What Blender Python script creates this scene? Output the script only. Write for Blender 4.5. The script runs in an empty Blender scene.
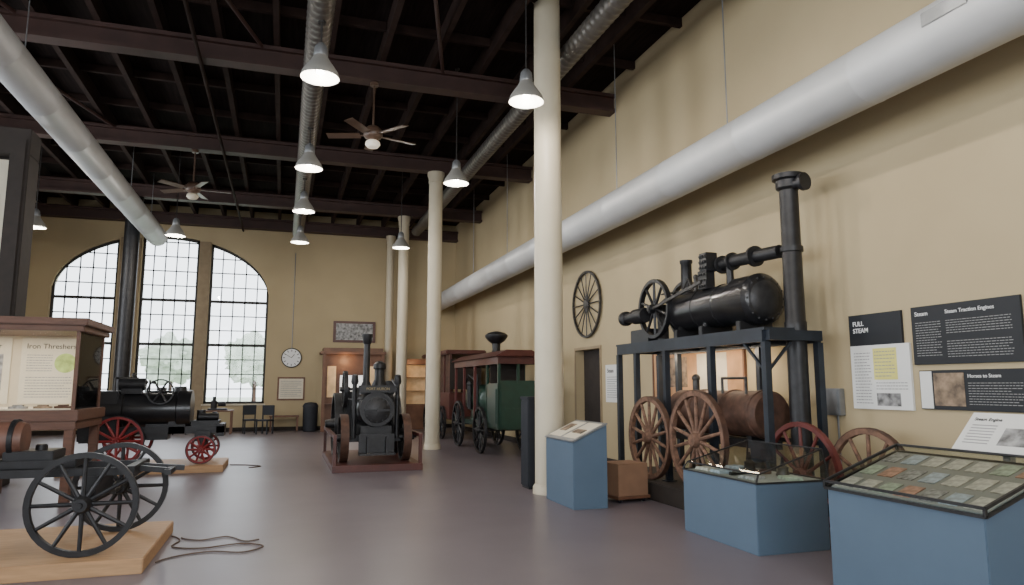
import bpy, bmesh, math, random
from mathutils import Vector, Matrix, noise
random.seed(3)
COL=bpy.context.scene.collection
PI=math.pi
# ---------------------------------------------------------------- materials
def M(name,col,rough=.6,metal=0.0,var=.12,scale=6.0,bump=0.0,emit=None,estr=0.0,detail=4.0,stretch=None,spec=None,coat=0):
    m=bpy.data.materials.new(name); m.use_nodes=True
    nt=m.node_tree; b=nt.nodes['Principled BSDF']
    b.inputs['Roughness'].default_value=rough; b.inputs['Metallic'].default_value=metal
    if spec is not None: b.inputs['Specular IOR Level'].default_value=spec
    if coat: b.inputs['Coat Weight'].default_value=coat
    tc=nt.nodes.new('ShaderNodeTexCoord'); mp=nt.nodes.new('ShaderNodeMapping')
    if stretch: mp.inputs['Scale'].default_value=stretch
    nz=nt.nodes.new('ShaderNodeTexNoise'); nz.inputs['Scale'].default_value=scale; nz.inputs['Detail'].default_value=detail
    nt.links.new(tc.outputs['Object'],mp.inputs['Vector']); nt.links.new(mp.outputs['Vector'],nz.inputs['Vector'])
    cr=nt.nodes.new('ShaderNodeValToRGB')
    cr.color_ramp.elements[0].position=.3; cr.color_ramp.elements[1].position=.7
    cr.color_ramp.elements[0].color=[max(0,c*(1-var)) for c in col]+[1]
    cr.color_ramp.elements[1].color=[min(1,c*(1+var)) for c in col]+[1]
    nt.links.new(nz.outputs['Fac'],cr.inputs['Fac']); nt.links.new(cr.outputs['Color'],b.inputs['Base Color'])
    if bump:
        bp=nt.nodes.new('ShaderNodeBump'); bp.inputs['Strength'].default_value=bump; bp.inputs['Distance'].default_value=.01
        nt.links.new(nz.outputs['Fac'],bp.inputs['Height']); nt.links.new(bp.outputs['Normal'],b.inputs['Normal'])
    if emit:
        b.inputs['Emission Color'].default_value=list(emit)+[1]; b.inputs['Emission Strength'].default_value=estr
    return m
def glassmat(name,fac=.08,tint=(1,1,1),ior=1.35):
    m=bpy.data.materials.new(name); m.use_nodes=True; nt=m.node_tree; nt.nodes.clear()
    o=nt.nodes.new('ShaderNodeOutputMaterial'); mx=nt.nodes.new('ShaderNodeMixShader')
    t=nt.nodes.new('ShaderNodeBsdfTransparent'); t.inputs[0].default_value=list(tint)+[1]
    g=nt.nodes.new('ShaderNodeBsdfGlossy'); g.inputs['Roughness'].default_value=.03
    fr=nt.nodes.new('ShaderNodeFresnel'); fr.inputs[0].default_value=ior
    mt=nt.nodes.new('ShaderNodeMath'); mt.operation='MAXIMUM'; mt.inputs[1].default_value=fac
    nt.links.new(fr.outputs[0],mt.inputs[0])
    nt.links.new(mt.outputs[0],mx.inputs[0]); nt.links.new(t.outputs[0],mx.inputs[1]); nt.links.new(g.outputs[0],mx.inputs[2])
    nt.links.new(mx.outputs[0],o.inputs[0]); return m
wallM=M('tan_plaster',(.43,.350,.215),.85,var=.05,scale=.7,bump=.15,spec=.2)
floorM=M('floor_coating',(.150,.128,.145),.36,var=.08,scale=1.2,detail=8,bump=.05,spec=.4)
ceilM=M('ceiling_deck',(.014,.009,.008),.9,var=.4,scale=3,stretch=(6,.4,1),spec=.1)
beamM=M('beam_paint',(.044,.020,.016),.6,var=.2,scale=3)
joistM=M('joist_paint',(.026,.015,.012),.8,var=.3,scale=3,spec=.15)
colM=M('cream_paint',(.55,.49,.365),.45,var=.05,scale=2)
blackM=M('black_iron',(.016,.016,.018),.42,.3,var=.35,scale=9)
blackglossM=M('black_enamel',(.012,.012,.014),.3,.2,var=.2,scale=6,coat=.25)
ironM=M('worn_iron',(.055,.052,.050),.45,.6,var=.4,scale=12)
dkironM=M('dark_iron',(.028,.028,.030),.45,.4,var=.3,scale=12)
steelM=M('stand_steel',(.018,.024,.034),.5,.3,var=.2)
greyM=M('grey_metal',(.25,.26,.27),.4,.6,var=.15)
rustM=M('rusty_brown',(.075,.036,.023),.65,.2,var=.4,scale=9,bump=.3)
woodwheelM=M('weathered_wheel_wood',(.140,.075,.048),.75,var=.45,scale=14,bump=.3)
redM=M('red_paint',(.20,.012,.014),.45,var=.2)
dkredM=M('dark_red_paint',(.10,.018,.015),.55,var=.25)
maroonM=M('maroon_wood',(.075,.020,.015),.45,var=.2,scale=4)
pineM=M('pine_board',(.42,.25,.125),.55,var=.15,scale=4,stretch=(1,9,9))
caseWoodM=M('case_wood',(.105,.045,.026),.5,var=.2,scale=4,stretch=(1,7,7))
boothM=M('booth_wood',(.14,.065,.036),.5,var=.25,scale=4)
blueM=M('blue_paint',(.078,.122,.178),.6,var=.05,scale=2)
greenM=M('dark_green_paint',(.010,.042,.028),.35,var=.15,coat=.3)
brassM=M('brass',(.40,.27,.11),.35,.9,var=.15)
goldM=M('gold_lettering',(.30,.23,.10),.5,.3,var=.05)
ductM=M('painted_duct',(.45,.46,.47),.5,.2,var=.05,scale=2)
spiralM=M('galvanised_spiral',(.14,.128,.115),.42,.6,var=.2,scale=5)
whiteM=M('white_paper',(.70,.70,.68),.6,var=.02)
creamM=M('cream_paper',(.66,.60,.47),.6,var=.04)
panelM=M('charcoal_panel',(.020,.022,.026),.5,var=.05,spec=.25)
greytextM=M('grey_print',(.28,.28,.28),.6,var=0.02)
inkM=M('black_print',(.02,.02,.02),.6,var=.02)
lighttextM=M('white_print',(.75,.75,.75),.6,var=0.02)
yellowM=M('yellow_print',(.68,.63,.18),.6,var=.05)
grnprintM=M('green_print',(.38,.50,.14),.6,var=.3,scale=10)
sepiaM=M('sepia_photo',(.20,.14,.09),.5,var=.8,scale=9)
greyphotoM=M('grey_photo',(.25,.25,.25),.5,var=.8,scale=11)
cardA=M('card_cream_photo',(.62,.60,.54),.6,var=.3,scale=22)
cardB=M('card_red_print',(.55,.30,.22),.6,var=.4,scale=20)
cardC=M('card_green_print',(.42,.50,.40),.6,var=.4,scale=20)
cardD=M('card_blue_print',(.46,.54,.62),.6,var=.35,scale=20)
cardE=M('card_grey_photo',(.34,.34,.34),.6,var=.6,scale=24)
deckM=M('slate_deck',(.30,.31,.29),.7,var=.06)
cardbM=M('cardboard',(.24,.135,.08),.8,var=.08)
bulbM=M('lamp_bulb',(1,1,1),.5,emit=(1,.93,.82),estr=2.5)
shadeM=M('lamp_shade_enamel',(.22,.215,.20),.55,var=.03)
globeM=M('lamp_globe',(.9,.85,.75),.4,emit=(1,.86,.62),estr=.4)
fanM=M('fan_brown',(.10,.06,.04),.4,var=.2)
darkM=M('dark_opening',(.022,.016,.013),.8,var=.2)
frameM=M('window_frame_metal',(.022,.020,.018),.6,var=.1)
pilasterM=M('tan_pilaster',(.27,.205,.125),.7,var=.1)
binM=M('dark_plastic',(.022,.025,.032),.6,var=.1,spec=.25)
rubberM=M('cable_rubber',(.10,.06,.04),.6,var=.1)
leatherM=M('barrel_leather',(.13,.06,.04),.5,var=.3)
grassM=M('lawn',(.52,.58,.47),.9,var=.12,scale=.3)  # paled so the grass colour carries the bright outdoor haze
leafM=M('foliage',(.50,.56,.47),.95,var=.18,scale=1.2)  # haze put into the leaf colour: faded, low-contrast green
muralM=M('copper_mural',(.46,.25,.12),.6,var=.35,scale=2,detail=3)
clockM=M('clock_face',(.72,.73,.73),.4,var=.02)
warmM=M('warm_lit_board',(.75,.55,.32),.6,var=.25,scale=3,emit=(1,.55,.22),estr=.10)  # faint emission adds the warm lamplight to the board itself
screenM=M('bright_pane',(.8,.8,.8),.5,emit=(1,.98,.95),estr=1.0)
cloudwallM=M('pale_backing',(.60,.52,.38),.7,var=.05)
glassM=glassmat('clear_glass',.04,ior=1.18); winglassM=glassmat('window_glass',.04)
lidM=glassmat('tinted_lid_glass',.05,(.86,.90,.88),1.2)

# ---------------------------------------------------------------- mesh builder
def basis(d):
    d=Vector(d).normalized(); a=Vector((0,0,1)) if abs(d.z)<.9 else Vector((1,0,0))
    u=d.cross(a).normalized(); w=d.cross(u).normalized(); return d,u,w
class B:
    def __init__(s): s.v=[]; s.f=[]
    def add(s,vs,fs):
        o=len(s.v); s.v+= [tuple(x) for x in vs]; s.f+=[tuple(i+o for i in f) for f in fs]; return s
    def hexa(s,p): return s.add(p,[(0,3,2,1),(4,5,6,7),(0,1,5,4),(1,2,6,5),(2,3,7,6),(3,0,4,7)])
    def bx(s,x0,x1,y0,y1,z0,z1):
        return s.hexa([(x0,y0,z0),(x1,y0,z0),(x1,y1,z0),(x0,y1,z0),(x0,y0,z1),(x1,y0,z1),(x1,y1,z1),(x0,y1,z1)])
    def box(s,c,sz,R=None):
        x,y,z=[k/2 for k in sz]; pts=[(-x,-y,-z),(x,-y,-z),(x,y,-z),(-x,y,-z),(-x,-y,z),(x,-y,z),(x,y,z),(-x,y,z)]
        c=Vector(c)
        if R is not None: pts=[R@Vector(p) for p in pts]
        return s.hexa([c+Vector(p) for p in pts])
    def beam(s,p0,p1,w,h):
        p0=Vector(p0);p1=Vector(p1); d=(p1-p0).normalized()
        up=Vector((0,0,1)) if abs(d.z)<.95 else Vector((0,1,0))
        r=d.cross(up).normalized()*w/2; u=r.cross(d).normalized()*h/2
        return s.hexa([p0-r-u,p0+r-u,p1+r-u,p1-r-u,p0-r+u,p0+r+u,p1+r+u,p1-r+u])
    def lathe(s,prof,o=(0,0,0),ax=(0,0,1),n=24,close=False):
        d,u,w=basis(ax); o=Vector(o); vs=[];fs=[]
        for (r,h) in prof:
            for i in range(n):
                a=2*PI*i/n; vs.append(o+d*h+(u*math.cos(a)+w*math.sin(a))*r)
        k=len(prof)
        rng=range(k) if close else range(k-1)
        for j in rng:
            j2=(j+1)%k
            for i in range(n):
                i2=(i+1)%n; fs.append((j*n+i,j*n+i2,j2*n+i2,j2*n+i))
        if not close:
            if prof[0][0]>1e-4: fs.append(tuple(range(n))[::-1])
            if prof[-1][0]>1e-4: fs.append(tuple((k-1)*n+i for i in range(n)))
        return s.add(vs,fs)
    def cyl(s,p0,p1,r0,r1=None,n=16):
        r1=r0 if r1 is None else r1; p0=Vector(p0); d=Vector(p1)-p0
        return s.lathe([(r0,0),(r1,d.length)],p0,d,n)
    def ring(s,c,Ri,Ro,w,ax=(0,0,1),n=40):
        return s.lathe([(Ri,-w/2),(Ro,-w/2),(Ro,w/2),(Ri,w/2)],c,ax,n,True)
    def sph(s,c,r,sc=(1,1,1),n=16,m=10,nz=0):
        vs=[];fs=[]; c=Vector(c)
        for j in range(m+1):
            t=PI*j/m
            for i in range(n):
                a=2*PI*i/n; rr=max(math.sin(t),.001)
                d=Vector((rr*math.cos(a),rr*math.sin(a),math.cos(t)))
                k=r*(1+nz*noise.fractal(d*1.8+c,.8,2.2,4)) if nz else r
                vs.append(c+Vector((k*sc[0]*d.x,k*sc[1]*d.y,k*sc[2]*d.z)))
        for j in range(m):
            for i in range(n):
                i2=(i+1)%n; fs.append((j*n+i,j*n+i2,(j+1)*n+i2,(j+1)*n+i))
        return s.add(vs,fs)
    def tube(s,pts,r,n=10):
        for a,b in zip(pts[:-1],pts[1:]): s.cyl(a,b,r,n=n)
        for p in pts[1:-1]: s.sph(p,r*1.02,n=n,m=6)
        return s
    def obj(s,name,mat,parent=None,label=None,cat=None,group=None,bevel=0,mw=None,kind=None,smooth=True):
        me=bpy.data.meshes.new(name); me.from_pydata(s.v,[],s.f)
        bm=bmesh.new(); bm.from_mesh(me); bmesh.ops.recalc_face_normals(bm,faces=bm.faces)
        if bevel: bmesh.ops.bevel(bm,geom=[e for e in bm.edges if len(e.link_faces)==2 and e.calc_face_angle()>.6],offset=bevel,segments=2,affect='EDGES',clamp_overlap=True)
        bm.to_mesh(me); bm.free()
        if smooth:
            me.shade_smooth(); me.set_sharp_from_angle(angle=.7)
        me.materials.append(mat)
        o=bpy.data.objects.new(name,me); COL.objects.link(o)
        if parent: o.parent=parent
        if mw is not None: o.matrix_world=mw
        if label: o['label']=label
        if cat: o['category']=cat
        if group: o['group']=group
        if kind: o['kind']=kind
        return o
def T(name,label,cat,loc=(0,0,0),rz=0,group=None,mw=None):
    e=bpy.data.objects.new(name,None); COL.objects.link(e); e.empty_display_size=.2
    e.matrix_world = mw if mw is not None else Matrix.Translation(loc)@Matrix.Rotation(rz,4,'Z')
    e['label']=label; e['category']=cat
    if group: e['group']=group
    return e
def dup(src,loc=None,rz=None):
    def rec(o,par):
        c=o.copy(); COL.objects.link(c)
        if par: c.parent=par
        for ch in list(o.children): rec(ch,c)
        return c
    c=rec(src,None); c.location=loc
    if rz is not None: c.rotation_euler=(0,0,rz)
    return c
def text(parent,s,size,loc,mat,name='lettering',rot=(PI/2,0,0),align='LEFT',thick=.002,bold=0):
    cu=bpy.data.curves.new(name,'FONT'); cu.body=s; cu.size=size; cu.align_x=align; cu.extrude=thick; cu.offset=bold
    o=bpy.data.objects.new(name,cu); COL.objects.link(o)
    me=bpy.data.meshes.new_from_object(o); bpy.data.objects.remove(o)
    me.materials.clear(); me.materials.append(mat)
    r=bpy.data.objects.new(name,me); COL.objects.link(r); r.parent=parent; r.location=loc; r.rotation_euler=rot
    return r
def lines(b,x0,x1,z0,z1,y,n,h=.35):
    """rows of small print as word-length strips on a surface facing -Y"""
    dz=(z1-z0)/n
    for i in range(n):
        z=z1-(i+.5)*dz; x=x0; end=x1-(random.random()*.25*(x1-x0) if i%4==3 else 0)
        while x<end-.01:
            w=min(random.uniform(.015,.045),end-x); b.bx(x,x+w,y-.002,y,z-dz*h/2,z+dz*h/2); x+=w+.010
def wheel(parent,c,R,ax='X',n=12,rimM=blackM,spM=None,w=.06,t=None,sr=.018,hubr=None,name='wheel',tyre=None,hubL=None,hubM=None):
    spM=spM or rimM; t=t or R*.1; hubr=hubr or R*.16; hubL=hubL or w*2.6
    rot={'X':(0,PI/2,0),'Y':(PI/2,0,0),'Z':(0,0,0)}[ax]
    rim=B().ring((0,0,0),R-t,R-.008 if tyre else R,w).obj(name,rimM,parent,bevel=.004); rim.location=c; rim.rotation_euler=rot
    if tyre: B().ring((0,0,0),R-.012,R,w*1.04).obj('tyre',tyre,rim)
    B().lathe([(hubr*.55,-hubL/2),(hubr*.75,-hubL/2),(hubr,-hubL*.2),(hubr,hubL*.2),(hubr*.75,hubL/2),(hubr*.35,hubL/2),(hubr*.3,hubL*.62)],n=18).obj('hub',hubM or spM,rim)
    sp=B().cyl((hubr*.8,0,0),(R-t+.004,0,0),sr*1.25,sr,n=8).obj('spoke',spM,rim)
    for i in range(1,n):
        s2=sp.copy(); COL.objects.link(s2); s2.parent=rim; s2.rotation_euler=(0,0,2*PI*i/n)
    return rim
def lonewheel(name,label,c,R,n,rimM,spM,w,t,sr,tyre=None,group=None,hubL=None):
    e=T(name,label,'wheel',c,group=group)
    rim=wheel(e,(0,0,0),R,'X',n,rimM,spM,w=w,t=t,sr=sr,name='rim',tyre=tyre,hubL=hubL)
    for ch in list(rim.children):
        m=ch.rotation_euler.copy(); ch.parent=e
        ch.matrix_parent_inverse=Matrix.Identity(4)
        ch.rotation_mode='QUATERNION'; ch.rotation_quaternion=(Matrix.Rotation(PI/2,3,'Y')@Matrix.Rotation(m[2],3,'Z')).to_quaternion()
    return e
def struct(o): o['kind']='structure'; return o

# ---------------------------------------------------------------- room shell
XR=6.4; YB=27.0; XL=-9.5; YF=-4.0; H=8.0
struct(B().bx(XL-.3,XR+.3,YF-.3,YB+.4,-.2,0).obj('floor',floorM))
struct(B().bx(XL-.3,XR+.3,YF-.3,YB+.4,H,H+.2).obj('ceiling',ceilM))
DY0,DY1,DZ=13.62,14.93,2.40
b=B(); b.bx(XR,XR+.3,YF-.3,DY0,0,H).bx(XR,XR+.3,DY0,DY1,DZ,H).bx(XR,XR+.3,DY1,YB,0,H)
struct(b.obj('wall_right',wallM,smooth=False))
b=B(); b.bx(XL-.3,-5,YF-.3,YF,0,H).bx(4,XR+.3,YF-.3,YF,0,H).bx(-5,4,YF-.3,YF,0,1.6).bx(-5,4,YF-.3,YF,6.2,H)  # opening behind the camera is added to let frontal fill in
struct(b.obj('wall_front',wallM,smooth=False))
WX=[(-7.56,-5.6),(-4.87,-3.03),(-2.64,-.62)]; ECX,EA,ESP,ERISE,SILL=-4.09,3.48,4.75,2.15,.97
def arch(x): return ESP+ERISE*math.sqrt(max(0,1-((x-ECX)/EA)**2))
bw=B(); xs=XL-.3
for (a,b_) in WX:
    bw.bx(xs,a,YB,YB+.4,0,H); bw.bx(a,b_,YB,YB+.4,0,SILL)
    n=20
    for i in range(n):
        x0=a+(b_-a)*i/n; x1=a+(b_-a)*(i+1)/n; z0=arch(x0); z1=arch(x1)
        bw.hexa([(x0,YB,z0),(x1,YB,z1),(x1,YB+.4,z1),(x0,YB+.4,z0),(x0,YB,H),(x1,YB,H),(x1,YB+.4,H),(x0,YB+.4,H)])
    xs=b_
bw.bx(xs,XR+.3,YB,YB+.4,0,H)
struct(bw.obj('wall_back',wallM,smooth=False))
struct(B().bx(-5.55,-4.92,YB-.06,YB,0,6.75).obj('trim_7',pilasterM,bevel=.01))
struct(B().bx(-3.02,-2.65,YB-.06,YB,0,6.75).obj('trim_8',pilasterM,bevel=.01))
for k,(a,b_) in enumerate(WX):
    fb=B(); fr=.08; y0,y1=YB+.12,YB+.2
    fb.bx(a,b_,y0,y1,SILL,SILL+fr)
    for x in (a,b_-fr):
        xx=x+fr/2; fb.bx(x,x+fr,y0,y1,SILL,arch(xx))
    n=20
    for i in range(n):
        x0=a+(b_-a)*i/n; x1=a+(b_-a)*(i+1)/n; z0=arch(x0); z1=arch(x1)
        fb.hexa([(x0,y0,z0-.10),(x1,y0,z1-.10),(x1,y1,z1-.10),(x0,y1,z0-.10),(x0,y0,z0),(x1,y0,z1),(x1,y1,z1),(x0,y1,z0)])
    nc=5
    for i in range(1,nc):
        x=a+(b_-a)*i/nc; fb.bx(x-.018,x+.018,y0+.02,y1-.02,SILL,arch(x)-.02)
    z=SILL+.52; j=0
    while z<6.8:
        xa,xb=a,b_
        if z>ESP:
            hw=EA*math.sqrt(max(0,1-((z-ESP)/ERISE)**2)); xa=max(a,ECX-hw); xb=min(b_,ECX+hw)
        th=.05 if j in (3,6) else .018
        if xb>xa+.05: fb.bx(xa,xb,y0+.02,y1-.02,z-th,z+th)
        z+=.52; j+=1
    w=struct(fb.obj('window_%d'%(k+1),frameM,smooth=False))
    g=B()
    for i in range(n):
        x0=a+(b_-a)*i/n; x1=a+(b_-a)*(i+1)/n
        g.add([(x0,YB+.16,SILL),(x1,YB+.16,SILL),(x1,YB+.16,arch(x1)),(x0,YB+.16,arch(x0))],[(0,1,2,3)])
    g.obj('window_pane',winglassM,w)
    struct(B().bx(a-.05,b_+.05,YB-.08,YB+.12,SILL-.06,SILL).obj('trim_%d'%(k+1),colM,bevel=.01))
lw=B(); ys=YF-.3; LW=[(-1,2),(5,8),(11,14),(17,20)]  # unseen left openings, added so fill light reaches the right wall
for (a,b_) in LW:
    lw.bx(XL-.3,XL,ys,a,0,H); lw.bx(XL-.3,XL,a,b_,0,1.2); lw.bx(XL-.3,XL,a,b_,6.0,H); ys=b_
lw.bx(XL-.3,XL,ys,YB,0,H); struct(lw.obj('wall_left',wallM,smooth=False))
for k,(a,b_) in enumerate(LW):
    fb=B(); x0,x1=XL-.2,XL-.12
    for i in range(6):
        y=a+(b_-a)*i/5; fb.bx(x0,x1,max(a,y-.03),min(b_,y+.03),1.2,6)
    for i in range(9):
        z=1.2+4.8*i/8; fb.bx(x0,x1,a,b_,max(1.2,z-.03),min(6,z+.03))
    struct(fb.obj('window_%d'%(k+4),frameM,smooth=False))  # bars of the added, out-of-view left windows
fb=B()
for i in range(10): x=-5+i; fb.bx(max(-5,x-.04),min(4,x+.04),YF-.2,YF-.12,1.6,6.2)
for i in range(7): z=1.6+4.6*i/6; fb.bx(-5,4,YF-.2,YF-.12,max(1.6,z-.03),min(6.2,z+.03))
struct(fb.obj('window_8',frameM,smooth=False))  # unseen window added around the frontal fill light
struct(B().bx(XR-.03,XR,YF,DY0-.1,0,.14).bx(XR-.03,XR,DY1+.1,YB,0,.14).obj('baseboard_right',darkM))
struct(B().bx(XL,XR,YB-.03,YB,0,.14).obj('baseboard_back',darkM))
d=struct(B().bx(XR+.2,XR+.26,DY0,DY1,0,DZ).obj('door_1',darkM))  # dark slab stands in for the shade of an open doorway
B().bx(XR+.185,XR+.2,DY0+.15,DY1-.15,.2,1.0).bx(XR+.185,XR+.2,DY0+.15,DY1-.15,1.15,2.2).obj('door_panel',darkM,d,bevel=.008)
B().sph((XR+.14,DY0+.15,1.05),.035).cyl((XR+.14,DY0+.15,1.05),(XR+.2,DY0+.15,1.05),.015).obj('door_knob',brassM,d)
struct(B().bx(XR-.02,XR,DY0-.06,DY0,0,DZ+.06).bx(XR-.02,XR,DY1,DY1+.06,0,DZ+.06).bx(XR-.02,XR,DY0,DY1,DZ,DZ+.06).obj('trim_9',pilasterM))

# ---------------------------------------------------------------- ceiling timbers
for y in (2.4,7.6,12.8,18.0,23.2,26.75):
    B().bx(XL,XR,y-.15,y+.15,7.28,7.35).bx(XL,XR,y-.06,y+.06,7.35,7.6).bx(XL,XR,y-.15,y+.15,7.6,7.67).obj('ceiling_beam',beamM,
       label='maroon-brown painted steel roof beam spanning the hall',cat='beam',group='roof beams')
x=-8.9
while x<6.3:
    B().bx(x-.05,x+.05,YF,YB,7.67,8.0).obj('ceiling_joist',joistM,label='dark stained timber joist under the roof deck',cat='joist',group='roof joists')
    x+=.95
y=4.9
while y<26.5:
    B().bx(XL,XR,y-.04,y+.04,7.84,7.995).obj('roof_purlin',joistM,label='thin dark purlin crossing under the roof deck',cat='beam',group='roof purlins'); y+=1.73
for (x0,x1,y0,y1) in ((-6.5,-4.4,7.75,12.65),(-2.2,-.6,7.75,12.65),(-5.6,-4,12.95,17.85),(1.4,2.7,7.75,12.65)):
    B().cyl((x0,y0,7.63),(x1,y1,7.63),.035,n=8).obj('bracing_rod',beamM,label='slanting brown brace rod between roof beams',cat='brace',group='roof brace rods')
B().cyl((-1.6,YF,7.242),(-1.6,YB,7.242),.035,n=10).obj('sprinkler_pipe',joistM,label='long dark sprinkler pipe clamped under the beams',cat='pipe')

# ---------------------------------------------------------------- columns
def column(name,label,x,y,r,top,mat,group,cap=True):
    e=T(name,label,'column',(x,y,0),group=group)
    B().lathe([(r,.14),(r*.95,top-.3 if cap else top-.06)],n=28).obj('shaft',mat,e)
    B().lathe([(r*1.15,0),(r*1.15,.09),(r*1.02,.14),(r*.9,.14)],n=28).obj('base',mat,e)
    if cap: B().lathe([(r*.95,top-.3),(r*1.05,top-.28),(r*1.0,top-.2),(r*1.2,top-.08),(r*1.2,top)],n=28).obj('capital',mat,e)
    else: B().lathe([(r*1.1,top-.06),(r*1.1,top)],n=28).obj('capital',mat,e)
    return e
cl='tall round cream-painted iron column standing on the hall floor'
column('column',cl,3.9,10.15,.225,8.0,colM,'cream columns',False)
column('column',cl,3.70,18.0,.19,7.28,colM,'cream columns')
column('column',cl,3.70,23.2,.18,7.28,colM,'cream columns')
column('column',cl,3.72,26.45,.15,7.28,colM,'cream columns')
column('iron_column','black cast iron column in front of the arched windows',-4.5,23.2,.22,7.28,blackM,'black columns')

# ---------------------------------------------------------------- ducts
def smoothduct(label,x,z,r,y0,y1,rods,mat):
    e=T('air_duct',label,'duct',(x,0,z))
    prof=[(r*.9,y0),(r,y0)]; y=y0+1.2
    while y<y1-.2:
        prof+=[(r,y-.02),(r+.003,y-.008),(r+.003,y+.008),(r,y+.02)]; y+=1.9
    prof+=[(r,y1),(r*.9,y1),(r*.9,y1-.3)]
    o=B().lathe(prof,ax=(0,1,0),n=64).obj('duct_body',mat,e)
    for yy in rods:
        B().cyl((0,yy,r),(0,yy,H-z),.009,n=6).obj('hanger_rod',greyM,e)
    return e
e=smoothduct('large pale grey round air duct hung along the tan wall',5.55,4.74,.305,-3.5,26.95,(7.7,11.0,14.2,17.5,21),ductM)
B().box((-.295,4.2,.06),(.04,.45,.14)).obj('supply_grille',greyM,e,bevel=.01)
smoothduct('large pale grey round air duct under the dark beams',-3.98,6.3,.29,-3.5,24.3,(6,12,20,23),ductM)
def spiralduct(label,x,z,r,y0,y1):
    e=T('spiral_duct',label,'duct',(x,0,z),group='spiral ducts')
    prof=[]; y=y0
    while y<y1:
        prof+=[(r,y),(r*1.07,y+.03),(r*1.07,y+.06),(r,y+.09)]; y+=.16
    B().lathe(prof,ax=(0,1,0),n=20).obj('duct_body',spiralM,e)
    for yy in (7.6,12.8,18.0,23.2):
        if yy<y1: B().cyl((0,yy,r),(0,yy,7.28-z),.008,n=6).obj('hanger_rod',ironM,e)
spiralduct('thin ribbed metal duct hung over the row of lamps',.28,6.55,.165,-3.5,23.6)
spiralduct('thin ribbed metal duct hung beside the cream columns',4.33,7.08,.165,-3.5,24.5)

# ---------------------------------------------------------------- pendant lamps
def lamp(x,y,z,top,pw=130):
    e=T('pendant_lamp','white bell-shaped industrial pendant lamp hanging on a thin rod','lamp',(x,y,z),group='pendant lamps')
    B().lathe([(.248,-.01),(.25,0),(.228,.07),(.175,.15),(.125,.22),(.09,.29),(.08,.29),(.115,.215),(.165,.14),(.218,.065),(.24,0)],n=28,close=True).obj('lamp_shade',shadeM,e)
    B().lathe([(.09,.285),(.095,.30),(.08,.42),(.04,.47),(.01,.48)],n=16).obj('socket_cap',greyM,e)
    B().cyl((0,0,.46),(0,0,top-z),.012,n=8).lathe([(.05,top-z-.03),(.05,top-z)],n=12).obj('rod',ironM,e)
    B().sph((0,0,.13),.07,(1,1,1.3)).obj('bulb',bulbM,e)
    L=bpy.data.lights.new('lamp_light','POINT'); L.energy=pw; L.color=(1,.91,.80); L.shadow_soft_size=.06
    o=bpy.data.objects.new('lamp_light',L); COL.objects.link(o); o.parent=e; o.location=(0,0,-.03)
for y in (1.2,5.0,9.05,13.1,16.5,20.2): lamp(.3,y,5.6,6.373)  # nearest lamps are out of view, added for overhead light
for y in (1.2,5.0,8.95,13.2,20.1): lamp(3.12,y,5.6,8.0)  # nearest ones again unseen, added to brighten floor and case tops
for x in (-2.9,-6.15): lamp(x,20.3,5.6,8.0)

# ---------------------------------------------------------------- ceiling fans
def fan(x,y,z,top,rot,lit):
    e=T('ceiling_fan','brown ceiling fan with flat blades and a light globe','ceiling fan',(x,y,z),rot,group='ceiling fans')
    B().cyl((0,0,.1),(0,0,top-z),.018,n=10).lathe([(.08,top-z-.06),(.08,top-z)],n=14).obj('rod',fanM,e)
    B().lathe([(.03,.24),(.10,.22),(.17,.14),(.18,.05),(.15,0),(.10,-.03),(.09,-.05)],n=24).obj('motor_housing',fanM,e)
    B().lathe([(.09,-.05),(.13,-.08),(.14,-.13),(.10,-.18),(.001,-.20)],n=20).obj('light_globe',globeM if lit else creamM,e)
    R=Matrix.Rotation(.22,3,'X')
    b0=B().box((.55,0,.05),(.62,.17,.012),R).box((.20,0,.05),(.16,.05,.014)).obj('blade',fanM,e,bevel=.003)
    for i in range(1,5):
        c=b0.copy(); COL.objects.link(c); c.parent=e; c.rotation_euler=(0,0,2*PI*i/5)
fan(1.42,12.8,6.2,7.28,.3,True); fan(-2.25,18.0,6.25,7.28,.1,False)

# ---------------------------------------------------------------- right wall pieces
lonewheel('wagon_wheel','grey weathered many-spoked wagon wheel hung on tan wall',(6.35,14.2,3.4),.75,16,ironM,ironM,.05,.05,.013,hubL=.07)
def wallT(name,label,cat,y,z): return T(name,label,cat,(XR-.003,y,z),-PI/2)
p=wallT('information_panel','poster with black title block above white text sheet on tan wall','poster',6.24,1.87)
B().bx(-.41,.33,-.03,0,.19,.55).obj('title_block',panelM,p)
B().bx(-.41,.41,-.03,0,-.53,.19).obj('text_sheet',whiteM,p)
text(p,'FULL',.075,(-.35,-.032,.42),lighttextM,bold=.001); text(p,'STEAM',.075,(-.35,-.032,.34),lighttextM,bold=.001)
B().bx(-.08,.24,-.034,-.03,-.20,.15).obj('yellow_block',yellowM,p)
b=B(); lines(b,-.06,.22,-.18,.13,-.034,8,.25); lines(b,-.36,-.12,-.48,.12,-.03,17,.3); lines(b,-.06,.36,-.32,-.22,-.03,3,.3); b.obj('body_text',greytextM,p)
B().bx(-.06,.26,-.034,-.03,-.49,-.35).obj('printed_photo',greyphotoM,p)
p=wallT('information_panel','wide charcoal wall panel with white headings and paragraphs','information panel',5.19,2.12)
B().bx(-.59,.59,-.03,0,-.30,.31).obj('board',panelM,p,bevel=.003)
text(p,'Steam',.065,(-.54,-.032,.21),lighttextM); text(p,'Steam Traction Engines',.055,(-.18,-.032,.21),lighttextM)
b=B(); lines(b,-.54,-.24,-.22,.15,-.03,14,.25); lines(b,-.18,.5,0,.15,-.03,6,.25); lines(b,-.18,.5,-.24,-.06,-.03,7,.25); b.obj('body_text',greytextM,p)
p=wallT('information_panel','wide charcoal wall panel with a brown photograph','information panel',5.16,1.56)
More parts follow.
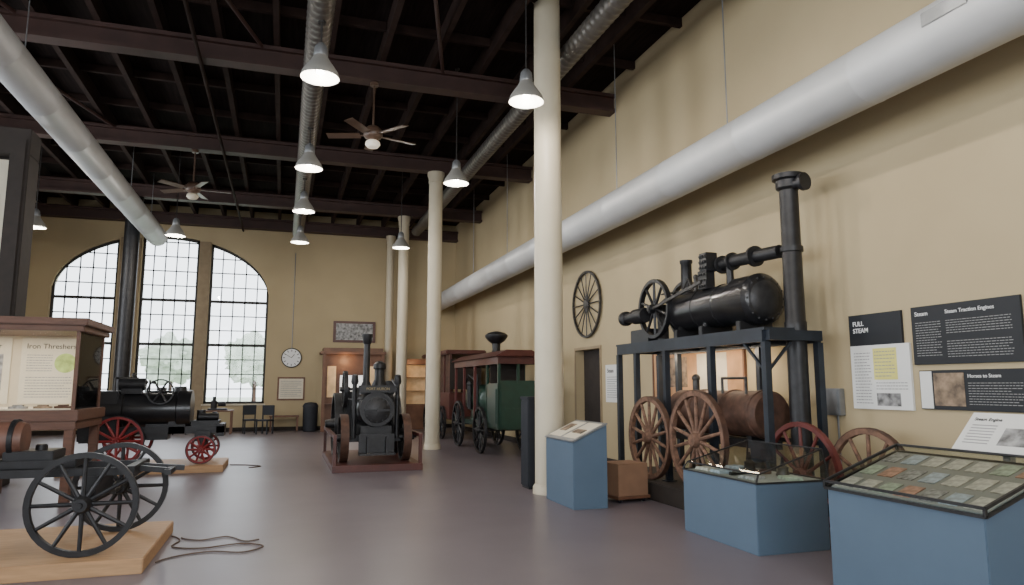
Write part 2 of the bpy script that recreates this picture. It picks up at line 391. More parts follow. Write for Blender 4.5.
B().bx(-.57,.57,-.03,0,-.2,.2).obj('board',panelM,p,bevel=.003)
B().bx(-.56,-.42,-.034,-.03,-.19,.19).obj('white_strip',whiteM,p)
B().bx(-.40,-.06,-.034,-.03,-.16,.17).obj('printed_photo',sepiaM,p)
text(p,'Horses to Steam',.05,(-.02,-.032,.12),lighttextM)
b=B(); lines(b,-.02,.52,-.15,.08,-.03,9,.25); b.obj('body_text',greytextM,p)
p=wallT('electrical_box','small grey metal electrical box on tan wall','electrical box',6.93,1.41)
B().bx(-.12,.12,-.09,0,-.16,.16).obj('box_body',greyM,p,bevel=.008); B().bx(-.10,.10,-.1,-.09,-.14,.14).obj('cover',greyM,p,bevel=.004)
B().cyl((.02,-.03,-.16),(.02,-.03,-1.25),.012,n=8).obj('conduit',greyM,p)
p=wallT('poster','small white text poster beside the doorway','poster',13.05,1.65)
B().bx(-.28,.28,-.02,0,-.38,.38).obj('sheet',whiteM,p); b=B(); lines(b,-.22,.22,-.3,.15,-.02,10); b.obj('body_text',greytextM,p)
text(p,'Steam',.12,(-.2,-.022,.22),inkM)
p=wallT('mural_panel','warm copper-brown painted mural behind the steel stand','mural',10.0,1.83)
B().bx(-1.3,1.3,-.03,0,-.42,.38).obj('mural',muralM,p)
B().bx(-1.34,1.34,-.045,0,.38,.42).bx(-1.34,1.34,-.045,0,-.46,-.42).bx(-1.34,-1.3,-.045,0,-.42,.38).bx(1.3,1.34,-.045,0,-.42,.38).obj('frame',boothM,p)
B().bx(-.9,-.2,-.034,-.03,-.25,.25).obj('printed_photo',sepiaM,p); B().bx(.1,.9,-.034,-.03,-.3,.28).obj('printed_sheet',creamM,p)

# ---------------------------------------------------------------- steel stand
B().bx(5.02,6.34,7.25,10.8,0,.25).obj('low_plinth',darkM,label='low dark plinth under the wheels against the wall',cat='plinth',bevel=.01)
e=T('steel_stand','dark blue-black welded steel stand carrying a steam engine','stand',(5.7,8.7,0))
SX0,SX1,SY0,SY1,SZ=5.33-5.7,6.08-5.7,6.85-8.7,10.6-8.7,2.28
b=B(); b.bx(SX0-.04,SX1+.04,7.14-8.7,SY1+.04,SZ-.03,SZ).bx(SX0-.04,.02,SY0-.04,7.14-8.7,SZ-.03,SZ); b.obj('deck',steelM,e,smooth=False)
b=B()
for x in (SX0,SX1): b.bx(x-.045,x+.045,SY0,SY1,SZ-.17,SZ-.03)
for y in (SY0-.04,SY1,-.6,.65): b.bx(SX0,SX1,y-.04,y+.04,SZ-.15,SZ-.03)
b.obj('top_frame',steelM,e)
for y in (SY0,-.75,.4,1.3,SY1):
    z0=.25 if y>-1.4 else 0
    for x in (SX0,SX1):
        B().bx(x-.04,x+.04,y-.04,y+.04,z0,SZ-.17).bx(x-.08,x+.08,y-.08,y+.08,z0,z0+.015).obj('leg',steelM,e)
B().beam((SX0,SY0,1.75),(SX0,SY0+.4,SZ-.17),.03,.03).obj('brace',steelM,e)
B().beam((SX0,SY0,1.75),(SX0+.35,SY0,SZ-.17),.03,.03).obj('brace',steelM,e)
B().bx(SX1-.02,SX1+.02,SY0,SY1,.9,.95).obj('stretcher',steelM,e)

# engine on stand
e=T('steam_engine','black horizontal boiler steam engine with flywheel on a steel stand','steam engine',(5.72,8.3,SZ))
BZ=.41
B().lathe([(.02,-1.0),(.25,-1.0),(.29,-.97),(.33,-.93),(.33,-.55),(.285,-.53),(.285,-.22),(.296,-.21),(.296,-.17),(.285,-.16),(.285,.28),(.296,.29),(.296,.33),(.285,.34),(.285,.85),(.30,.86),(.30,.92),(.05,.92)],o=(0,0,BZ),ax=(0,1,0),n=36).obj('boiler',blackglossM,e)
b=B(); b.lathe([(.001,.05),(.12,.045),(.2,.02),(.23,0)],o=(0,-1.0,BZ),ax=(0,-1,0),n=30)
for i in range(16):
    a=2*PI*i/16; b.sph((.27*math.cos(a),-.99,BZ+.27*math.sin(a)),.015,n=6,m=4)
b.obj('smokebox_door',dkironM,e)
for y in (-.75,.1,.75): B().box((0,y,.07),(.5,.1,.14)).box((0,y,.17),(.36,.08,.1)).obj('saddle',blackM,e,bevel=.01)
B().lathe([(.10,.66),(.085,.72),(.08,1.12),(.095,1.14),(.095,1.18),(.07,1.18)],o=(-.05,.72,0),n=20).obj('short_stack',blackM,e)
wheel(e,(-.30,1.25,.5),.46,'X',10,blackM,w=.08,t=.055,sr=.02,name='flywheel')
wheel(e,(.25,1.25,.5),.46,'X',10,blackM,w=.08,t=.055,sr=.02,name='flywheel')
B().cyl((-.42,1.25,.5),(.35,1.25,.5),.035).bx(-.2,-.12,1.15,1.35,0,.56).bx(.08,.16,1.15,1.35,0,.56).obj('crankshaft',ironM,e)
B().lathe([(.02,0),(.11,0),(.12,.03),(.12,.34),(.08,.37),(.08,.62),(.12,.64),(.12,.72),(.02,.72)],o=(-.36,1.42,.42),ax=(0,1,0)).obj('cylinder',blackM,e)
B().bx(-.28,-.06,1.5,2.1,0,.22).obj('cylinder_bed',blackM,e,bevel=.01)
b=B(); b.bx(-.20,-.06,-.02,.20,.66,.92).bx(-.22,-.04,-.06,.12,.90,1.16)
for iy in range(3):
    for iz in range(3):
        b.cyl((-.24,-.03+iy*.06,.95+iz*.08),(-.2,-.03+iy*.06,.95+iz*.08),.024,n=8)
for iy in range(3):
    for iz in range(3): b.cyl((-.22,.03+iy*.06,.70+iz*.08),(-.18,.03+iy*.06,.70+iz*.08),.018,n=8)
b.obj('valve_chest',blackM,e,bevel=.006)
b=B(); b.tube([(0,-.1,.98),(0,-.35,.99),(.02,-.75,.98),(.10,-1.18,.98)],.085,16)
b.ring((0,-.35,.99),.07,.12,.04,(0,1,0)); b.ring((0,-.12,.98),.07,.125,.04,(0,1,0)); b.ring((.02,-.8,.98),.07,.135,.05,(0,1,0))
b.cyl((0,-.28,.62),(0,-.28,.98),.05)
b.obj('steam_pipe',blackM,e)
b=B(); b.tube([(-.2,.3,.65),(-.2,.45,.85),(-.2,.6,.70),(-.2,1.2,.72)],.014,8); b.cyl((-.1,.4,.66),(-.1,.4,.86),.03); b.sph((-.1,.4,.88),.04)
b.beam((-.36,1.2,.5),(-.31,-.05,.74),.03,.04)
b.obj('control_rod',ironM,e)
# tall chimney
e=T('smokestack','tall black iron smokestack rising beside the boiler','chimney',(5.88,6.98,0))
B().lathe([(.15,0),(.15,.05),(.12,.08),(.118,2.1),(.13,2.30),(.13,2.36),(.118,2.38),(.112,4.0),(.15,4.03),(.15,4.12),(.19,4.14),(.19,4.2),(.10,4.22),(.10,4.15)],n=28).obj('stack_pipe',blackM,e)
B().lathe([(.07,0),(.075,.14),(.11,.15),(.11,.2),(.06,.2)],o=(0,-.06,4.06),ax=(.2,-1,0),n=18).obj('side_outlet',blackM,e)
B().ring((0,0,3.26),.113,.137,.06).obj('collar',blackM,e)

# portable engine below stand
e=T('portable_engine','brown riveted boiler on a dark cart below the stand','steam engine',(5.7,8.25,.25))
B().lathe([(.02,-1.0),(.26,-1.0),(.29,-.96),(.29,-.9),(.305,-.89),(.305,-.84),(.29,-.83),(.29,-.3),(.305,-.29),(.305,-.24),(.29,-.23),(.29,.4),(.305,.41),(.305,.46),(.29,.47),(.29,1.0),(.02,1.0)],o=(0,0,1.0),ax=(0,1,0),n=32).obj('boiler',rustM,e)
B().bx(-.12,-.05,-1.0,1.1,.58,.68).bx(.05,.12,-1.0,1.1,.58,.68).bx(-.1,.1,.7,.8,.6,.75).bx(-.1,.1,-.7,-.6,.6,.75).bx(-.05,.05,-.8,-.6,0,.6).bx(-.05,.05,.6,.8,0,.6).obj('chassis',blackM,e)
B().cyl((-.1,.5,1.25),(-.1,.5,1.45),.05).sph((-.1,.5,1.46),.06).obj('valve_fitting',ironM,e)
B().tube([(-.15,-.2,1.25),(-.15,-.2,1.45),(-.15,-.7,1.45),(-.15,-.7,1.25)],.018,8).obj('steam_pipe',ironM,e)
lonewheel('wagon_wheel','dark red spoked engine wheel beneath the steel stand',(5.56,6.62,.60),.60,12,dkredM,dkredM,.06,.055,.018)
lonewheel('wagon_wheel','weathered brown wooden wagon wheel beneath the steel stand',(5.17,9.35,.25+.60),.60,14,woodwheelM,woodwheelM,.07,.075,.022,tyre=rustM)
lonewheel('wagon_wheel','large weathered wooden wagon wheel in front of the steel stand',(5.17,8.1,.25+.65),.65,14,woodwheelM,woodwheelM,.07,.08,.022,tyre=rustM)
lonewheel('wagon_wheel','brown wooden cart wheel standing by the tan wall',(5.95,6.05,.58),.58,12,woodwheelM,woodwheelM,.06,.07,.02,tyre=rustM)

# ---------------------------------------------------------------- pedestals
def slopecase(label,name,loc,rz,w,d,zf,zb,cat='display case'):
    e=T(name,label,cat,loc,rz)
    b=B(); b.hexa([(-w/2,0,0),(w/2,0,0),(w/2,d,0),(-w/2,d,0),(-w/2,0,zf),(w/2,0,zf),(w/2,d,zb),(-w/2,d,zb)]); b.obj('base',blueM,e,bevel=.006)
    return e
e=slopecase('blue slanted reading pedestal beside the cream column','reading_pedestal',(3.66,9.17,0),-PI/2,1.0,.49,.86,1.08,'pedestal')
ang=math.atan2(.22,.49); R=Matrix.Rotation(ang,3,'X')
B().box((0,.24,.985),(1.04,.56,.02),R).obj('top_board',greyM,e,bevel=.004)
B().box((-.25,.24,.999),(.42,.44,.006),R).obj('printed_sheet',creamM,e); B().box((.25,.24,.999),(.42,.44,.006),R).obj('printed_sheet',creamM,e)
B().box((-.3,.27,1.018),(.22,.2,.006),R).obj('printed_photo',sepiaM,e); B().box((.25,.2,.99),(.3,.1,.008),R).obj('printed_photo',sepiaM,e)
def hood(e,p,fm=dkironM,t=.014):
    B().add(p,[(4,5,6,7),(0,1,5,4),(1,2,6,5),(2,3,7,6),(3,0,4,7)]).obj('glass_hood',lidM,e,smooth=False)
    b=B()
    for i,j in ((4,5),(5,6),(6,7),(7,4),(0,4),(1,5),(2,6),(3,7),(0,1),(1,2),(2,3),(3,0)): b.beam(p[i],p[j],t,t)
    b.obj('hood_frame',fm,e)
MZ=.66
mc=slopecase('low blue display case with a slanted glass hood','display_case',(4.35,6.48,0),-PI/2,1.29,.84,MZ,MZ)
w_=1.31/2; z0=MZ+.01
hood(mc,[(-w_,0,z0),(w_,0,z0),(w_,.86,z0),(-w_,.86,z0),(-w_+.03,.05,MZ+.09),(w_-.03,.05,MZ+.09),(w_-.06,.84,.97),(-w_+.06,.84,.97)])
B().bx(-.62,.62,.03,.81,MZ,MZ+.012).obj('display_deck',deckM,mc)
MW=Matrix.Translation((4.35,6.48,0))@Matrix.Rotation(-PI/2,4,'Z')
G='items in the low glass case'
def item(x,y,rz): return MW@Matrix.Translation((x,y,MZ+.013))@Matrix.Rotation(rz,4,'Z')
for (x,y,rz,m) in ((-.47,.2,.1,cardA),(-.2,.2,-.1,cardD),(.32,.2,.15,cardE),(.5,.52,-.2,cardC),(-.48,.6,.2,cardD)):
    B().bx(-.11,.11,-.08,.08,0,.012).bx(-.1,.1,-.075,.075,.012,.028).obj('booklet',m,label='small old booklet lying inside the glass case',cat='book',mw=item(x,y,rz),group=G)
for (x,y) in ((-.25,.6),(.27,.62)):
    B().lathe([(.06,0),(.07,.01),(.055,.06),(.06,.09),(.02,.12),(.012,.2),(.001,.2)],n=16).obj('oil_can',ironM,label='small grey metal oil can inside the glass case',cat='oil can',mw=item(x,y,0),group=G)
B().ring((0,0,.02),.06,.085,.03).cyl((-.07,0,.02),(.07,0,.02),.01).cyl((0,-.07,.02),(0,.07,.02),.01).obj('valve_handwheel',rustM,label='rusty small valve handwheel inside the glass case',cat='valve',mw=item(.03,.56,.3),group=G)
B().cyl((-.10,0,.015),(.09,0,.015),.012).ring((.11,0,.015),.018,.04,.02).box((-.11,0,.016),(.06,.06,.03)).obj('wrench',ironM,label='grey steel hand wrench inside the glass case',cat='tool',mw=item(.07,.28,1.3),group=G)
# near case
NL=(4.27,4.12,0)
MW3=Matrix.Translation(NL)@Matrix.Rotation(-PI/2,4,'Z')
W3,D3,ZF3,ZB3=1.36,.76,.77,1.04
nc=slopecase('blue display case with slanted glass top showing small photographs','display_case',NL,-PI/2,W3,D3,ZF3,ZB3)
w_=W3/2+.015; d_=D3+.01
hood(nc,[(-w_,-.01,ZF3+.005),(w_,-.01,ZF3+.005),(w_,d_,ZB3+.005),(-w_,d_,ZB3+.005),(-w_,-.01,ZF3+.06),(w_,-.01,ZF3+.06),(w_,d_,ZB3+.06),(-w_,d_,ZB3+.06)],t=.02)
sl=(ZB3-ZF3)/D3; a3=math.atan(sl); R3=Matrix.Rotation(a3,3,'X')
B().box((0,D3/2,(ZF3+ZB3)/2+.007),(W3-.04,D3-.01,.010),R3).obj('display_deck',deckM,nc)
cm=[cardA,cardB,cardA,cardC,cardD,cardA,cardE]
for ix in range(7):
    for iy in range(3):
        y=.13+iy*.245
        m4=MW3@Matrix.Translation((-.57+ix*.19,y,ZF3+.013+y*sl))@Matrix.Rotation(a3,4,'X')
        B().box((0,0,.004),(.14,.175,.006)).obj('picture_card',cm[(ix*5+iy*3)%7],label='small old picture card lying in the slanted case',cat='card',group='picture cards in slanted case',mw=m4)
# reader board behind
e=T('reader_board','white slanted information board with a photograph on a post','information board',(5.45,4.2,0),-PI/2)
B().bx(-.03,.03,.05,.11,0,1.12).obj('post',greyM,e); B().bx(-.2,.2,-.1,.26,0,.02).obj('foot_plate',greyM,e)
Rb=Matrix.Rotation(.8,3,'X'); cb=Vector((0,.05,1.22))
B().box(cb,(.72,.42,.015),Rb).obj('board',whiteM,e,bevel=.003)
B().box(cb+Rb@Vector((.12,-.04,.009)),(.24,.18,.004),Rb).obj('printed_photo',greyphotoM,e)
text(e,'Steam Engine',.045,cb+Rb@Vector((-.31,.12,.009)),inkM,rot=(.8,0,0))
b=B()
for i in range(7): b.box(cb+Rb@Vector((-.19,.07-i*.032,.009)),(.22,.008,.002),Rb)
b.obj('body_text',greytextM,e)
# cardboard box
e=T('cardboard_box','brown cardboard box on a low wooden dolly','box',(4.66,9.2,0),.15)
B().bx(-.25,.25,-.22,.22,.09,.52).obj('box_body',cardbM,e,bevel=.005)
B().bx(-.25,-.005,-.22,.22,.52,.526).obj('flap',cardbM,e); B().bx(.005,.25,-.22,.22,.52,.526).obj('flap',cardbM,e)
B().bx(-.27,.27,-.24,.24,.05,.09).obj('dolly_board',boothM,e)
for sx in (-.2,.2):
    for sy in (-.17,.17): B().cyl((sx-.015,sy,.027),(sx+.015,sy,.027),.027).bx(sx-.02,sx+.02,sy-.02,sy+.02,.03,.05).obj('caster',binM,e)
# slim dark cabinet behind column
e=T('slim_cabinet','slim dark slate-grey cabinet behind the cream column','cabinet',(3.90,10.75,0))
B().bx(-.2,.2,-.18,.18,.03,1.38).obj('body',binM,e,bevel=.015); B().bx(-.21,.21,-.19,.19,1.38,1.43).obj('top_board',binM,e,bevel=.01); B().bx(-.18,.18,-.16,.16,0,.03).obj('base',blackM,e)

# ---------------------------------------------------------------- centre engine
B().bx(.93,2.62,13.6,16.9,0,.13).obj('display_platform',maroonM,label='low red-brown platform under the black traction engine',cat='platform',bevel=.01)
for x in (.97,2.58):
    e=T('platform_rail','low red-brown guard rail along the platform edge','rail',(x,13.7,.13),group='platform rails')
    B().bx(-.03,.03,-.06,0,0,.5).obj('post',maroonM,e); B().bx(-.03,.03,3.0,3.06,0,.5).obj('post',maroonM,e); B().bx(-.035,.035,-.07,3.07,.5,.56).obj('rail',maroonM,e)
e=T('traction_engine','black steam traction engine with round smokebox and tall chimney','steam engine',(1.77,15.1,.13))
B().lathe([(.02,-1.15),(.31,-1.15),(.35,-1.1),(.35,-.6),(.33,-.58),(.33,.7),(.33,.72)],o=(0,0,1.02),ax=(0,1,0),n=36).obj('boiler',blackglossM,e)
b=B(); b.lathe([(.001,.05),(.1,.05),(.2,.02),(.25,0),(.25,-.03)],o=(0,-1.18,1.0),ax=(0,-1,0),n=32)
for i in range(12):
    a=2*PI*i/12; b.cyl((.22*math.cos(a),-1.17,1.0+.22*math.sin(a)),(.22*math.cos(a),-1.21,1.0+.22*math.sin(a)),.018,n=6)
b.obj('smokebox_door',dkironM,e)
B().ring((0,-1.16,1.02),.27,.335,.03,(0,1,0)).obj('door_ring',blackM,e)
B().beam((-.22,-1.235,1.0),(.22,-1.235,1.0),.02,.04).cyl((0,-1.2,1.0),(0,-1.3,1.0),.03).obj('door_bar',blackM,e)
B().bx(-.36,.36,-1.24,-1.05,1.34,1.48).obj('name_board',blackM,e,bevel=.01)
text(e,'PORT HURON',.07,(0,-1.245,1.39),goldM,align='CENTER',name='name_lettering')
for x in (-.42,.42): B().cyl((x,-.95,.45),(x,-.95,1.55),.045).lathe([(.06,1.5),(.075,1.55),(.06,1.68),(.02,1.70)],o=(x,-.95,0),n=14).obj('side_pillar',blackM,e)
B().lathe([(.14,1.30),(.12,1.44),(.07,1.56),(.062,2.3),(.08,2.32),(.09,2.42),(.105,2.46),(.105,2.5),(.07,2.5)],o=(-.19,-.85,0),n=20).obj('chimney',blackM,e)
B().lathe([(.16,1.30),(.15,1.5),(.10,1.60),(.10,1.80),(.13,1.82),(.12,1.92),(.05,1.97),(.001,1.98)],o=(.10,-.6,0),n=20).obj('steam_dome',blackM,e)
B().bx(-.45,.45,.6,1.3,.4,1.35).obj('firebox',blackM,e,bevel=.02)
B().bx(-.3,.3,-.9,-.7,.35,.65).bx(-.52,.52,-.86,-.74,.38,.5).bx(-.3,.3,-1.1,-.3,.5,.7).obj('front_frame',blackM,e,bevel=.01)
B().bx(-.34,.34,-1.38,-1.18,.16,.2).bx(-.34,.34,-1.22,-1.18,.2,.55).bx(-.2,-.16,-1.38,-1.0,.2,.5).bx(.16,.2,-1.38,-1.0,.2,.5).obj('step',dkironM,e)
wheel(e,(-.60,-.8,.46),.46,'X',10,blackM,w=.15,t=.05,sr=.022,tyre=rustM); wheel(e,(.60,-.8,.46),.46,'X',10,blackM,w=.15,t=.05,sr=.022,tyre=rustM)
wheel(e,(-.60,.8,.66),.66,'X',12,blackM,w=.2,t=.06,sr=.025,name='drive_wheel'); wheel(e,(.60,.8,.66),.66,'X',12,blackM,w=.2,t=.06,sr=.025,name='drive_wheel')
B().cyl((-.66,-.8,.46),(.66,-.8,.46),.04).obj('axle',ironM,e); B().cyl((-.66,.8,.66),(.66,.8,.66),.05).obj('axle',ironM,e)
B().lathe([(.02,0),(.13,0),(.13,.5),(.02,.5)],o=(.34,-.3,1.45),ax=(0,1,0),n=18).bx(.20,.44,-.3,.2,1.1,1.45).obj('cylinder',blackM,e)
wheel(e,(-.52,.1,1.4),.38,'X',8,blackM,w=.08,sr=.018,name='flywheel'); B().cyl((-.56,.1,1.4),(.4,.1,1.4),.03).bx(-.3,-.22,0,.2,1.1,1.44).obj('crankshaft',ironM,e)
B().tube([(.25,-1.1,1.22),(.40,-1.0,1.45),(.40,-.3,1.6)],.02,8).obj('pipework',ironM,e); B().tube([(-.28,-1.1,1.2),(-.44,-.8,1.2),(-.46,.6,1.2)],.018,8).obj('pipework',ironM,e)

# ---------------------------------------------------------------- green steam wagon
e=T('covered_steam_wagon','dark green covered steam wagon with maroon roof and black wheels','wagon',(5.12,17.4,0))
B().bx(-.48,.48,-2.1,2.1,.62,.74).obj('chassis',greenM,e,bevel=.01)
B().bx(-.5,.5,-2.15,-1.25,.62,1.66).obj('end_body',greenM,e,bevel=.02)
for (a,b_) in ((.72,1.10),(1.18,1.54)): B().bx(-.44,.44,-2.17,-2.15,a,b_).obj('body_panel',greenM,e,bevel=.008)
B().bx(-.52,-.5,-2.05,-1.33,.75,1.54).obj('body_panel',greenM,e,bevel=.008)
B().bx(-.5,.5,-2.15,2.12,2.10,2.26).obj('eave_board',maroonM,e)
B().hexa([(-.60,-2.28,2.26),(.60,-2.28,2.26),(.60,2.22,2.26),(-.60,2.22,2.26),(-.3,-2.2,2.42),(.3,-2.2,2.42),(.3,2.15,2.42),(-.3,2.15,2.42)]).obj('roof',maroonM,e,bevel=.02)
for x in (-.46,.46):
    for y in (-2.1,-1.15,0,1.1,2.05): B().bx(x-.03,x+.03,y-.03,y+.03,.74,2.10).obj('post',dkredM if y>-1 else greenM,e)
B().bx(-.03,.03,-2.13,-2.07,1.66,2.10).bx(-.46,.46,-2.12,-2.08,1.66,1.72).obj('window_bar',greenM,e)
B().bx(-.43,.43,-1.3,-1.27,1.66,2.1).obj('inner_screen',darkM,e)
for x in (-.56,.56):
    wheel(e,(x,-.85,.55),.55,'X',12,blackM,w=.07,t=.055,sr=.02,tyre=dkironM); wheel(e,(x,1.35,.60),.60,'X',12,blackM,w=.07,t=.055,sr=.02,tyre=dkironM)
B().cyl((-.6,-.85,.55),(.6,-.85,.55),.035).obj('axle',ironM,e); B().cyl((-.6,1.35,.6),(.6,1.35,.6),.035).obj('axle',ironM,e)
B().lathe([(.02,-1.1),(.33,-1.1),(.38,-1.04),(.38,1.2),(.3,1.35),(.02,1.4)],o=(0,.25,1.26),ax=(0,1,0),n=32).bx(-.25,.25,-.2,1.2,.74,1.0).obj('boiler',greenM,e)
B().cyl((-.40,.0,1.0),(-.40,.0,1.9),.04).cyl((-.41,.7,1.0),(-.41,.7,1.6),.07).sph((-.41,.7,1.65),.08).tube([(-.40,.2,1.75),(-.40,.9,1.9),(-.40,1.4,1.5)],.025,8).obj('pump_gear',dkironM,e)
B().lathe([(.14,2.40),(.12,2.46),(.1,2.5),(.11,2.66),(.14,2.68),(.22,2.74),(.29,2.83),(.29,2.88),(.2,2.94),(.05,2.98),(.001,2.98)],o=(0,-.35,0),n=26).obj('chimney_cap',blackM,e)
# maroon carriage further back
e=T('maroon_carriage','dark maroon wooden carriage with glazed sides and black wheels','carriage',(5.25,22.6,0))
B().bx(-.5,.5,-1.9,1.9,.6,1.4).obj('body',maroonM,e,bevel=.02); B().bx(-.62,.62,-2.0,2.0,2.55,2.68).obj('roof',maroonM,e,bevel=.03)
for y in (-1.85,-1.1,-.35,.4,1.15,1.85):
    for x in (-.46,.46): B().bx(x-.035,x+.035,y-.035,y+.035,1.4,2.55).obj('post',maroonM,e)
B().bx(-.45,-.44,-1.85,1.85,1.4,2.55).obj('side_window',rustM,e)
for x in (-.56,.56):
    for y in (-1.2,1.2): wheel(e,(x,y,.5),.5,'X',10,blackM,w=.06,sr=.018)
B().bx(-.49,.49,-1.93,-1.9,1.5,2.4).obj('end_window',darkM,e)

# ---------------------------------------------------------------- back wall pieces
e=T('wall_clock','round white wall clock with black rim on tan wall','clock',(.27,YB,2.62))
B().lathe([(.36,0),(.36,.05),(.33,.06),(.32,.02),(.32,0)],ax=(0,-1,0),n=36,close=True).obj('clock_rim',inkM,e)
B().lathe([(.001,.045),(.325,.045),(.325,.03)],ax=(0,-1,0),n=36).obj('clock_dial',clockM,e)
b=B()
for i in range(12):
    a=2*PI*i/12; r=.26; b.box((r*math.sin(a),-.05,r*math.cos(a)),(.025,.006,.07),Matrix.Rotation(a,3,'Y'))
b.obj('hour_mark',inkM,e)
B().beam((0,-.056,0),(.10,-.056,.13),.008,.02).obj('hour_hand',inkM,e); B().beam((0,-.06,0),(-.2,-.06,.12),.008,.014).obj('minute_hand',inkM,e)
B().cyl((0,-.02,.36),(0,-.02,3.9),.015,n=8).obj('conduit',greyM,e)
e=T('notice_board','framed notice board with pale sheet on tan wall','notice board',(.3,YB,1.5))
B().bx(-.48,.48,-.04,0,-.42,.42).obj('frame',boothM,e,bevel=.01); B().bx(-.42,.42,-.045,-.04,-.36,.36).obj('sheet',creamM,e)
b=B(); lines(b,-.36,.36,-.3,.3,-.046,9); b.obj('body_text',greytextM,e)
e=T('small_bench','low wooden bench beneath the notice board','bench',(.1,26.6,0))
B().bx(-.5,.5,-.2,.2,.5,.56).obj('seat',boothM,e,bevel=.005)
for x in (-.45,.45): B().bx(x-.03,x+.03,-.17,.17,0,.5).obj('leg',boothM,e)
e=T('trash_can','dark round trash can against the tan wall','trash can',(.98,26.3,0))
B().lathe([(.2,0),(.24,.02),(.26,.85),(.24,.87)],n=24).obj('body',binM,e); B().lathe([(.27,.85),(.27,.9),(.2,1.0),(.001,1.03)],n=24).obj('lid',binM,e)
e=T('framed_picture','dark framed picture high on the tan wall','picture',(2.5,YB,3.62))
B().bx(-.78,.78,-.06,0,-.40,.40).obj('frame',maroonM,e,bevel=.01); B().bx(-.68,.68,-.065,-.06,-.31,.31).obj('picture',greyphotoM,e)
# wooden booth
e=T('ticket_booth','brown wooden booth with canopy and lit window','booth',(2.42,26.2,0))
B().bx(-1.18,1.12,-.55,.45,2.72,2.82).bx(-1.08,1.02,-.45,.45,2.82,2.95).obj('canopy',boothM,e,bevel=.01)
B().bx(-1.0,1.0,-.3,-.2,0,1.05).bx(-1.0,-.50,-.3,-.2,1.05,2.72).bx(.42,1.0,-.3,-.2,1.05,2.72).bx(-.50,.42,-.3,-.2,2.0,2.72).bx(-1,-.9,-.2,.5,0,2.72).bx(.9,1,-.2,.5,0,2.72).obj('booth_wall',boothM,e,smooth=False)
B().bx(-.50,.42,-.26,-.24,1.05,2.0).obj('window_pane',screenM,e)
B().bx(-.54,.46,-.34,-.3,1.0,1.06).bx(-.54,.46,-.34,-.3,1.98,2.04).bx(-.54,-.48,-.34,-.3,1.06,1.98).bx(.40,.46,-.34,-.3,1.06,1.98).obj('window_frame',caseWoodM,e)
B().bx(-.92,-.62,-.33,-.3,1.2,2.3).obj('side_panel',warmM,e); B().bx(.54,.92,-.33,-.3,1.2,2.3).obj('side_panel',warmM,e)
B().bx(-1.0,1.0,-.5,-.3,.94,.98).obj('counter',caseWoodM,e)
for x in (-1.05,1.02): B().bx(x-.05,x+.05,-.5,-.4,0,2.72).obj('post',boothM,e)
e=T('wooden_showcase','tall brown wooden showcase with warm lit interior','display case',(4.75,26.45,0))
B().bx(-.5,.5,-.25,.25,0,.9).bx(-.5,.5,-.25,.25,2.4,2.6).bx(-.5,-.43,-.25,.25,.9,2.4).bx(.43,.5,-.25,.25,.9,2.4).bx(-.43,.43,.18,.25,.9,2.4).obj('cabinet',boothM,e,bevel=.005)
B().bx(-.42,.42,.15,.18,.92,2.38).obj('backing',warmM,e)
for z in (1.4,1.9): B().bx(-.43,.43,-.1,.18,z,z+.02).obj('shelf',boothM,e)
# chairs + table by the windows
ch=T('chair','dark wooden side chair near the arched window','chair',(-1.0,25.7,0),.2,group='chairs by the windows')
B().bx(-.22,.22,-.22,.22,.43,.48).obj('seat',binM,ch,bevel=.01); B().bx(-.22,.22,.19,.23,.62,.95).obj('backrest',binM,ch,bevel=.01)
for x in (-.19,.19):
    B().bx(x-.02,x+.02,-.2,-.16,0,.43).obj('leg',binM,ch); B().bx(x-.02,x+.02,.18,.22,0,.95).obj('leg',binM,ch)
dup(ch,(-.52,25.3,0),-.5); dup(ch,(-3.2,25.9,0),.1)
e=T('small_table','small dark table below the arched window','table',(-2.05,25.8,0))
B().bx(-.5,.5,-.35,.35,.74,.79).obj('table_top',boothM,e,bevel=.01)
for x in (-.45,.45):
    for y in (-.3,.3): B().bx(x-.025,x+.025,y-.025,y+.025,0,.74).obj('leg',boothM,e)
e=T('vintage_pump','small black pump machine standing on the table','pump',(-2.05,25.8,.79))
B().bx(-.3,.3,-.15,.15,0,.06).lathe([(.1,.06),(.1,.3),(.05,.34),(.05,.45)],o=(-.12,0,0)).cyl((.0,0,.2),(.25,0,.2),.07).obj('pump_body',blackM,e)

# ---------------------------------------------------------------- engine with red wheels
B().bx(-3.75,-1.0,14.45,15.95,0,.13).obj('display_platform',pineM,label='low pale pine platform under the red-wheeled engine',cat='platform',bevel=.008)
e=T('portable_steam_engine','small black portable steam engine with red spoked wheels','steam engine',(-2.35,15.2,.13))
B().lathe([(.02,-.75),(.33,-.75),(.36,-.72),(.36,-.3),(.33,-.28),(.33,.62),(.37,.64),(.37,.88),(.02,.88)],o=(-.2,0,1.02),ax=(1,0,0),n=32).obj('boiler',blackglossM,e)
B().bx(-1.2,-.55,-.34,.34,.42,1.36).obj('firebox',blackM,e,bevel=.03)
B().bx(-1.1,1.3,-.24,-.14,.56,.70).bx(-1.1,1.3,.14,.24,.56,.70).bx(1.15,1.3,-.24,.24,.5,.74).bx(.78,1.06,-.3,.3,.42,.62).bx(.3,.6,-.24,.24,.56,.80).bx(-.1,.3,-.2,.2,.45,.75).obj('chassis',blackM,e,bevel=.006)
for y in (-.52,.52):
    wheel(e,(-.5,y,.46),.46,'Y',12,redM,w=.08,t=.06,sr=.022,tyre=blackM)
    wheel(e,(.92,y*.85,.27),.27,'Y',10,redM,w=.07,t=.045,sr=.018,tyre=blackM)
